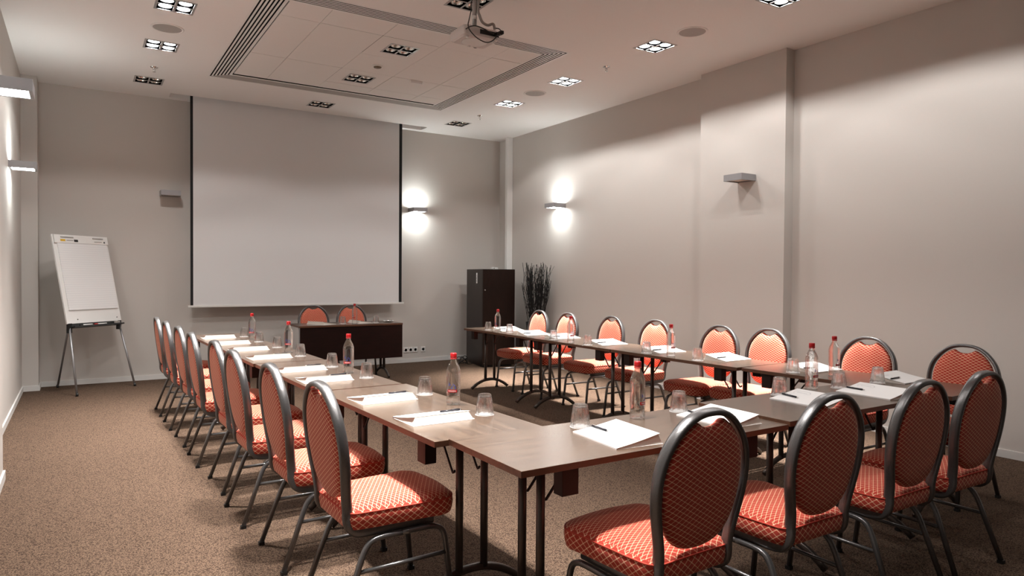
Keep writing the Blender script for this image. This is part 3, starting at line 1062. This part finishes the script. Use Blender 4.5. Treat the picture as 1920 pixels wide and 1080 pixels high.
def make_chair(label):
    t = thing('banquet_chair', label, 'chair', (0, 0, 0), 0, 'red lattice banquet chairs')
    st = MB().rings([seat_ring(.02, .386), seat_ring(.004, .392), seat_ring(0, .41), seat_ring(-.003, .435), seat_ring(0, .456), seat_ring(.008, .468), seat_ring(.024, .477), seat_ring(.06, .484), seat_ring(.11, .488)]).obj('seat', M['fabric'], t, uv='box')
    MB().tube(seat_ring(.0005, .457), .0036, n=5, closed=True).obj('piping', M['piping'], st)
    MB().box(-.165, .165, -.17, .22, .374, .388).obj('seat_board', M['under'], t)
    # back frame: one bent tube, over the back and forward under the seat
    side = [(x, lean(z), z) for x, z in HALF]
    low = [(.169, -.202, .440), (.170, -.196, .410), (.171, -.178, .387), (.172, -.150, .376), (.172, -.08, .373), (.172, .17, .373)]
    right = side + low
    path = [(-x, y, z) for x, y, z in reversed(right)] + right[1:]
    MB().tube(bez(path, 3), .0205, .0108, n=8, up=(0, 0, -1), power=.55).obj('back_frame', M['frame'], t)
    # padded back
    half = bez([(x, 0, z) for x, z in PADH], 2)
    prof = [(p.x, p.z) for p in half]
    full = prof + [(-x, z) for x, z in reversed(prof[1:-1])]
    def lay(f, off):
        return [(x * f, lean(.70 + (z - .70) * f) + off, .70 + (z - .70) * f) for x, z in full]
    MB().rings([lay(.55, -.022), lay(.80, -.0205), lay(.93, -.0165), lay(.985, -.011), lay(1.0, -.004), lay(1.0, .004), lay(.985, .013), lay(.93, .021), lay(.80, .028), lay(.55, .031)]).obj('backrest', M['fabric'], t, uv='xz')
    for s in (-1, 1):
        fl = [(s * .192, .02, .347), (s * .192, .13, .347), (s * .192, .178, .340), (s * .192, .206, .318), (s * .192, .219, .28), (s * .200, .249, .012)]
        rl = [(s * .192, .02, .347), (s * .192, -.06, .347), (s * .192, -.108, .338), (s * .193, -.136, .310), (s * .195, -.155, .27), (s * .210, -.249, .012)]
        for pth, ft in ((fl, fl[-1]), (rl, rl[-1])):
            l = MB().tube(bez(pth[:-1], 3)[:-1] + [pth[-2], pth[-1]], .0115, .0105, n=8, up=(s, 0, 0), power=.55).obj('leg', M['frame'], t)
            MB().box(ft[0] - .0125, ft[0] + .0125, ft[1] - .0135, ft[1] + .0135, 0, .017).obj('glide', M['black'], l)
            yb_ = ft[1] * .86
        MB().tube([(s * .1955, -.170, .225), (s * .195, .224, .225)], .0085, n=8).obj('stretcher', M['frame'], t)
    return t


ORD = ['first', 'second', 'third', 'fourth', 'fifth', 'sixth', 'seventh', 'eighth']
LEFT = [(.653, 7.61), (.667, 6.91), (.692, 6.21), (.702, 5.519), (.747, 4.785), (.741, 4.131), (.786, 3.424), (.825, 2.755)]
c0 = make_chair('x')
used = False


def put_chair(x, y, rz, lab, group):
    global used
    if not used:
        used = True
        c0.location = (x, y, 0)
        c0.rotation_euler = (0, 0, rz)
        c0['label'] = lab
        c0['group'] = group
        return c0
    return dup(c0, (x, y, 0), rz, lab, group)


for i, (x, y) in enumerate(LEFT):
    lab = f'red lattice chair of the aisle row, {ORD[i]} from the flip chart end'
    if i == 7:
        lab = 'red lattice chair of the aisle row next to the cross tables, whole seat in view'
    put_chair(x + .25, y, -pi / 2 + random.uniform(.005, .05), lab, 'chairs along the aisle row')
for i, y in enumerate((7.09, 6.47, 5.70, 5.02, 4.18, 3.72, 2.84, 2.205)):
    lab = f'red lattice chair of the wall row facing the room, {ORD[i]} from the cabinet'
    if i == 7:
        lab = 'red lattice chair of the wall row facing the room, last one beside the cross tables'
    put_chair((4.64, 4.62, 4.64, 4.64, 4.61, 4.68, 4.65, 4.678)[i], y, pi / 2 + random.uniform(-.03, .03), lab, 'chairs along the wall row')
for i, (x, y, r) in enumerate(((1.735, 1.80, .03), (2.39, 1.775, .0), (3.055, 1.775, .0), (3.600, 1.775, -.02))):
    lab = ['dark red chair at the cross tables seen from behind, largest and least overlapped',
           'dark red chair seen from behind, second along the cross tables from the exposed table corner',
           'dark red chair seen from behind, third along the cross tables from the exposed table corner',
           'dark red chair seen from behind, end of the cross tables near the pilaster wall'][i]
    put_chair(x, y, r, lab, 'chairs at the cross tables')
put_chair(2.765, 9.30, pi + .03, 'orange red chair behind the head table, behind its folder on the flip chart side', 'chairs behind the head table')
put_chair(3.285, 9.27, pi - .03, 'orange red chair behind the head table, behind the water bottle', 'chairs behind the head table')

# ------------------------------------------------------------------ folders and pens
def make_folder(h, label, ridge=.95, foot=.985):
    t = thing('folder', label, 'folder', (0, 0, 0), 0, 'white folders')
    W2, L2 = .11, .155
    MB().box(-W2, W2, -L2, L2, 0, .0012).obj('back_cover', M['paper'], t)
    n = 8
    def cz(s):
        return .0052 + h * (.62 * s + .38 * s ** 1.8)
    pv, pf = [], []
    for k in range(6):
        s_ = .03 + (ridge - .035) * k / 5
        x_ = -W2 + 2 * W2 * s_
        xb = x_ if k < 5 else -W2 + 2 * W2 * foot
        e_ = .004 + .016 * k / 5
        pv += [(xb, -L2 + .004, .0013), (x_, -L2 + e_, cz(s_) - .0004), (xb, L2 - .004, .0013), (x_, L2 - e_, cz(s_) - .0004)]
    for k in range(5):
        a, b = 4 * k, 4 * k + 4
        pf += [(a, b, b + 1, a + 1), (a + 2, a + 3, b + 3, b + 2), (a + 1, b + 1, b + 3, a + 3), (a, a + 2, b + 2, b)]
    pf += [(0, 1, 3, 2), (20, 22, 23, 21)]
    MB().add(pv, pf).obj('paper_sheets', M['cream'], t)
    vs, fs = [], []
    for k in range(n + 1):
        s = k / n
        x = -W2 + 2 * W2 * s * ridge
        for y in (-L2, L2):
            for dz in (0, .001):
                vs.append((x, y * (1 - .06 * s), cz(s * ridge) + dz))
    for k in range(n):
        a, b = 4 * k, 4 * k + 4
        fs += [(a + 1, b + 1, b + 3, a + 3), (a, a + 2, b + 2, b), (a, b, b + 1, a + 1), (a + 2, a + 3, b + 3, b + 2)]
    fs += [(0, 1, 3, 2), (4 * n, 4 * n + 2, 4 * n + 3, 4 * n + 1)]
    MB().add(vs, fs).obj('front_cover', M['paper'], t)
    MB().add([(-W2, y, z) for y in (-L2, L2) for z in (0, .0062)] + [(-W2 - .001, y, z) for y in (-L2, L2) for z in (0, .0062)],
             [(0, 1, 3, 2), (4, 6, 7, 5), (0, 4, 5, 1), (2, 3, 7, 6), (1, 5, 7, 3), (0, 2, 6, 4)]).obj('spine', M['paper'], t)
    # printed emblem: a thin open ellipse with a line of small marks
    lg = MB()
    def pt(x, y):
        s = (x + W2) / (2 * W2)
        return (x, y, cz(s) + .0014)
    e0 = []
    for k in range(25):
        a = math.radians(-150 + 285 * k / 24)
        e0.append((.045 + .026 * math.cos(a), .075 + .048 * math.sin(a), .0004 + .0005 * abs(math.sin(k / 24 * pi))))
    for (xa, ya, wa), (xb, yb, wb) in zip(e0[:-1], e0[1:]):
        dx, dy = xb - xa, yb - ya
        d = math.hypot(dx, dy)
        nx, ny = -dy / d, dx / d
        lg.quad(pt(xa - nx * wa, ya - ny * wa), pt(xb - nx * wb, yb - ny * wb), pt(xb + nx * wb, yb + ny * wb), pt(xa + nx * wa, ya + ny * wa))
    for k in range(8):
        y = .045 + k * .0078
        lg.quad(pt(.043, y), pt(.0475, y), pt(.0475, y + .0045), pt(.043, y + .0045))
    lg.obj('printed_emblem', M['ink'], t)
    return t, cz


FOLD, CZ = {}, {}
fL, czL = make_folder(.034, 'x', .88, .955)
fF, czF = make_folder(.037, 'x')


def make_pen():
    t = thing('pen', 'x', 'pen', (0, 0, 0), 0, 'black ballpoint pens')
    MB().tube([(0, -.052, 0), (0, .045, 0)], .0046, n=10).obj('barrel', M['pen'], t)
    MB().tube([(0, -.066, 0), (0, -.060, 0), (0, -.052, 0)], .0026, n=8).obj('tip', M['chrome'], t)
    MB().tube([(0, .045, 0), (0, .056, 0)], .0028, n=8).obj('push_button', M['chrome'], t)
    MB().box(-.0016, .0016, .008, .046, .0042, .0065).obj('clip', M['chrome'], t)
    return t


pn = make_pen()
used_f = {}


def put_folder(proto, cz, x, y, z, rz, lab, penlab, key, px=-.02, py=.10, pr=0.0):
    if key not in used_f:
        used_f[key] = 1
        f = proto
        f.location = (x, y, z)
        f.rotation_euler = (0, 0, rz)
        f['label'] = lab
    else:
        f = dup(proto, (x, y, z), rz, lab)
    if penlab is None:
        return f
    s = (px + .11) / .22
    h = (cz(s + .02) - cz(s - .02)) / (.04 * .22)
    tilt = math.atan(h)
    loc = Vector((x, y, z)) + Matrix.Rotation(rz, 3, 'Z') @ Vector((px, py, cz(s) + .0062))
    if 'pen' not in used_f:
        used_f['pen'] = 1
        p = pn
    else:
        p = dup(pn, (0, 0, 0), 0, penlab)
    p['label'] = penlab
    p.location = loc
    q = Matrix.Rotation(rz, 3, 'Z') @ Matrix.Rotation(-tilt, 3, 'Y') @ Matrix.Rotation(pr, 3, 'Z')
    p.rotation_mode = 'XYZ'
    p.rotation_euler = q.to_euler()
    return f


tz = zL
LF = [(1.046, 7.436), (1.052, 6.756), (1.08, 6.129), (1.105, 5.46), (1.133, 4.65), (1.137, 4.123), (1.198, 3.309), (1.215, 2.723)]
for i, (x, y) in enumerate(LF):
    put_folder(fL, czL, x + .157, y + .112, tz, -pi / 2 + random.uniform(0, .05),
               f'white folder on the aisle row tables, {ORD[i]} from the screen end' if i < 7 else 'white folder on the aisle row, beside the last glass before the cross tables',
               f'black pen on the {ORD[i]} folder of the aisle row from the screen' if i < 7 else 'black pen on the aisle row folder closest to the cross tables', 'L', pr=random.uniform(-.1, .1))
RF = [(4.14, 6.75), (4.08, 6.126), (4.125, 5.65), (4.124, 4.916), (4.132, 4.185), (4.177, 3.535), (4.236, 2.815), (4.277, 2.242)]
for i, (x, y) in enumerate(RF):
    put_folder(fF, czF, x + .15, y + .112, .74, pi / 2 + random.uniform(-.08, .05),
               f'white folder on the wall row tables, {ORD[i]} from the cabinet end' if i < 7 else 'white folder on the wall row beside the tumbler, next to the cross tables',
               f'black pen on the {ORD[i]} folder of the wall row from the cabinet' if i < 7 else 'black pen on the wall row folder beside the cross tables', 'F', pr=random.uniform(-.1, .1))
FF = [(1.822, 2.085, -.10, .74), (2.46, 2.12, -.05, .74), (3.165, 2.14, -.03, .752), (3.69, 2.10, -.03, .752)]
for i, (x, y, r, z) in enumerate(FF):
    put_folder(fF, czF, x, y, z, r,
               ['white folder on the cross table closest to its exposed corner', 'white folder on the cross tables mostly hidden by the largest chair back',
                'white folder between two tumblers on the higher cross table', 'white folder on the higher cross table closest to the pilaster wall'][i],
               ['black pen on the folder closest to the exposed table corner', 'black pen on the cross table folder half hidden by the largest chair',
                'black pen on the folder between two tumblers of the higher cross table', 'black pen on the last cross table folder towards the pilaster wall'][i], 'F', pr=(.04, -.08, -.15, -.05)[i], px=(-.02, -.05, -.03, -.03)[i])
put_folder(fF, czF, 2.66, 8.86, .74, pi + .5, 'white folder standing slightly open on the head table, flip chart side', None, 'F')
put_folder(fL, czL, 3.22, 8.95, .74, pi + .2, 'white folder on the head table behind the water bottle', None, 'L')
t = thing('saucer', 'small white saucer at the bare end of the head table', 'saucer', (3.60, 8.88, .74))
MB().lathe([(.03, .0), (.034, .003), (.062, .012), (.075, .018), (.0735, .0195), (.058, .014), (.032, .006), (.002, .005)], 28, caps=False).obj('dish', M['white'], t)
MB().tube([(-.05, -.01, .0205), (.06, .015, .0205)], .0045, n=8).obj('spoon', M['chrome'], t)

# ------------------------------------------------------------------ tumblers
g = thing('tumbler', 'x', 'glass', (0, 0, 0), 0, 'upturned glass tumblers')
n = 10
outer = [(.0425, .0), (.0435, .002), (.0425, .020), (.0385, .052), (.0335, .082), (.0315, .0925), (.0295, .096), (.0265, .0975)]
inner = [(.0230, .086), (.0275, .083), (.0305, .072), (.0350, .050), (.0390, .022), (.0402, .001)]
mb = MB()
rings = [[(r * math.cos(2 * pi * k / 20) * (1 + (0 if k % 2 else .0)), r * math.sin(2 * pi * k / 20), z) for k in range(20)] for r, z in outer]
# faceted outside: pull the odd corners inwards to flats of a decagon
for ri, ring in enumerate(rings):
    if 1 < ri < 6:
        for k in range(1, 20, 2):
            a, b = ring[k - 1], ring[(k + 1) % 20]
            ring[k] = ((a[0] + b[0]) / 2, (a[1] + b[1]) / 2, ring[k][2])
ir = [[(r * math.cos(2 * pi * k / 20), r * math.sin(2 * pi * k / 20), z) for k in range(20)] for r, z in inner]
vs = [p for r in rings for p in r] + [p for r in ir for p in r]
no, ni = len(rings), len(ir)
fs = []
def strip(a, b):
    for k in range(20):
        l = (k + 1) % 20
        fs.append((a * 20 + k, a * 20 + l, b * 20 + l, b * 20 + k))
for i in range(no - 1):
    strip(i, i + 1)
for i in range(ni - 1):
    strip(no + i, no + i + 1)
strip(no + ni - 1, 0)
fs.append(tuple(range((no - 1) * 20, no * 20)))
fs.append(tuple(reversed(range(no * 20, no * 20 + 20))))
mb.add(vs, fs, False)
mb.obj('glass_body', M['glass'], g)
gp = [((1.452, 7.532), zL, 'upturned tumbler on the aisle row, first from the screen'),
      ((1.467, 6.896), zL, 'upturned tumbler on the aisle row, second from the screen'),
      ((1.492, 6.288), zL, 'upturned tumbler on the aisle row, third from the screen'),
      ((1.495, 5.536), zL, 'upturned tumbler on the aisle row, fourth from the screen'),
      ((1.514, 4.782), zL, 'upturned tumbler on the aisle row, fifth from the screen'),
      ((1.545, 4.172), zL, 'upturned tumbler on the aisle row, sixth from the screen'),
      ((1.607, 3.433), zL, 'upturned tumbler on the aisle row, seventh from the screen'),
      ((1.618, 2.793), zL, 'upturned tumbler on the aisle row, closest to the cross tables'),
      ((1.825, 2.326), .74, 'upturned tumbler beside the folder at the exposed cross table corner'),
      ((2.447, 2.352), .74, 'upturned tumbler on the lower cross table near its step up'),
      ((3.205, 2.347), .752, 'upturned tumbler on the higher cross table, behind its first folder'),
      ((3.72, 2.325), .752, 'upturned tumbler on the higher cross table before a bottle'),
      ((4.121, 7.04), .74, 'upturned tumbler on the wall row, first from the cabinet'),
      ((4.152, 6.61), .74, 'upturned tumbler on the wall row, second from the cabinet'),
      ((4.082, 5.653), .74, 'upturned tumbler on the wall row, third from the cabinet'),
      ((4.055, 5.067), .74, 'upturned tumbler on the wall row, fourth from the cabinet'),
      ((4.065, 4.284), .74, 'upturned tumbler on the wall row, fifth from the cabinet'),
      ((4.065, 3.717), .74, 'upturned tumbler on the wall row, sixth from the cabinet'),
      ((4.125, 2.915), .74, 'upturned tumbler on the wall row, seventh from the cabinet'),
      ((4.19, 2.365), .74, 'upturned tumbler on the wall row beside the cross tables'),
      ((2.93, 8.80), .74, 'upturned tumbler on the head table between its two folders'),
      ((3.385, 8.79), .74, 'upturned tumbler on the head table beside the bottle')]
for i, ((x, y), z, lab) in enumerate(gp):
    if i == 0:
        g.location = (x, y, z + .001)
        g['label'] = lab
    else:
        dup(g, (x, y, z + .001), random.uniform(0, .6), lab)

co = MB().lathe([(.0445, 0), (.0445, .0009)], 28).obj('paper_coaster', M['paper'])
for i, ((x, y), z, lab) in enumerate(gp):
    o = co if i == 0 else co.copy()
    if i:
        COL.objects.link(o)
    o.location = (x, y, z)
    tag(o, 'white paper coaster under the ' + lab.replace('upturned ', ''), 'coaster', 'paper coasters under the tumblers')

# ------------------------------------------------------------------ bottles
b = thing('water_bottle', 'x', 'bottle', (0, 0, 0), 0, 'clear water bottles')
prof = [(.024, .004), (.030, .0), (.0345, .004), (.0355, .014), (.0348, .028), (.0332, .040), (.0332, .048), (.0346, .056), (.0352, .075), (.0355, .12), (.0356, .160), (.0345, .176), (.0300, .192), (.0225, .208), (.0162, .220), (.0138, .229), (.0134, .238)]
MB().lathe(prof, 32).obj('bottle_body', M['water'], b)
cp = MB().lathe([(.0134, .2385), (.0160, .2385), (.0165, .240), (.0165, .258), (.0150, .262), (.002, .263)], 24)
cp.obj('cap', M['red'], b)
MB().lathe([(.0142, .2315), (.0168, .232), (.0168, .2365), (.0142, .237)], 24, caps=False).obj('cap_ring', M['red'], b)


def patch(a0, a1, z0, z1, r=.0358, n=10):
    mb = MB()
    for k in range(n):
        a, c = math.radians(a0 + (a1 - a0) * k / n), math.radians(a0 + (a1 - a0) * (k + 1) / n)
        for rr in (r,):
            mb.quad((rr * math.cos(a), rr * math.sin(a), z0), (rr * math.cos(c), rr * math.sin(c), z0), (rr * math.cos(c), rr * math.sin(c), z1), (rr * math.cos(a), rr * math.sin(a), z1))
    return mb


lab_o = patch(-62, 22, .066, .080).obj('label_band', M['red'], b)
wm = MB()
for k in range(9):
    a = -50 + k * 7.2
    h = (.006, .004, .006, .004, .0055, .004, .006, .004, .005)[k]
    q = patch(a, a + 4.2, .0705, .0705 + h, .0361, 1)
    wm.add(q.v, q.f)
wm.obj('label_lettering', M['white'], lab_o)
bm_ = MB()
for k in range(7):
    a = -48 + k * 9
    z = .086 + .012 * math.sin(k * 1.7 + .5) + .006
    q = patch(a, a + 5, z, z + .011 + .006 * math.cos(k * 2.1), .0359, 1)
    bm_.add(q.v, q.f)
bm_.obj('label_emblem', M['blue'], b)
bp = [((1.459, 7.185), zL, -1.6, 'water bottle with red cap on the aisle row, closest to the screen'),
      ((1.481, 5.852), zL, -1.6, 'water bottle with red cap on the aisle row, second from the screen'),
      ((1.517, 4.439), zL, -1.8, 'water bottle with red cap on the aisle row, third from the screen'),
      ((1.609, 3.097), zL, -1.9, 'water bottle with red cap on the aisle row, close to the cross tables'),
      ((2.161, 2.333), .74, -.9, 'large looking water bottle with red cap behind the first folder of the cross tables'),
      ((3.568, 2.40), .752, -1.2, 'water bottle with red cap on the higher cross table'),
      ((4.07, 6.736), .74, -2.6, 'water bottle with red cap on the wall row, closest to the cabinet'),
      ((4.04, 5.311), .74, -1.2, 'water bottle with red cap on the wall row, second from the cabinet'),
      ((4.09, 4.025), .74, -1.2, 'water bottle with red cap on the wall row, third from the cabinet'),
      ((4.25, 2.694), .74, -1.2, 'water bottle with red cap on the wall row, closest to the cross tables'),
      ((3.10, 8.83), .74, 2.2, 'water bottle on the head table in front of a chair back')]
for i, ((x, y), z, rz, lab) in enumerate(bp):
    if i == 0:
        b.location = (x, y, z)
        b.rotation_euler = (0, 0, rz)
        b['label'] = lab
    else:
        dup(b, (x, y, z), rz, lab)
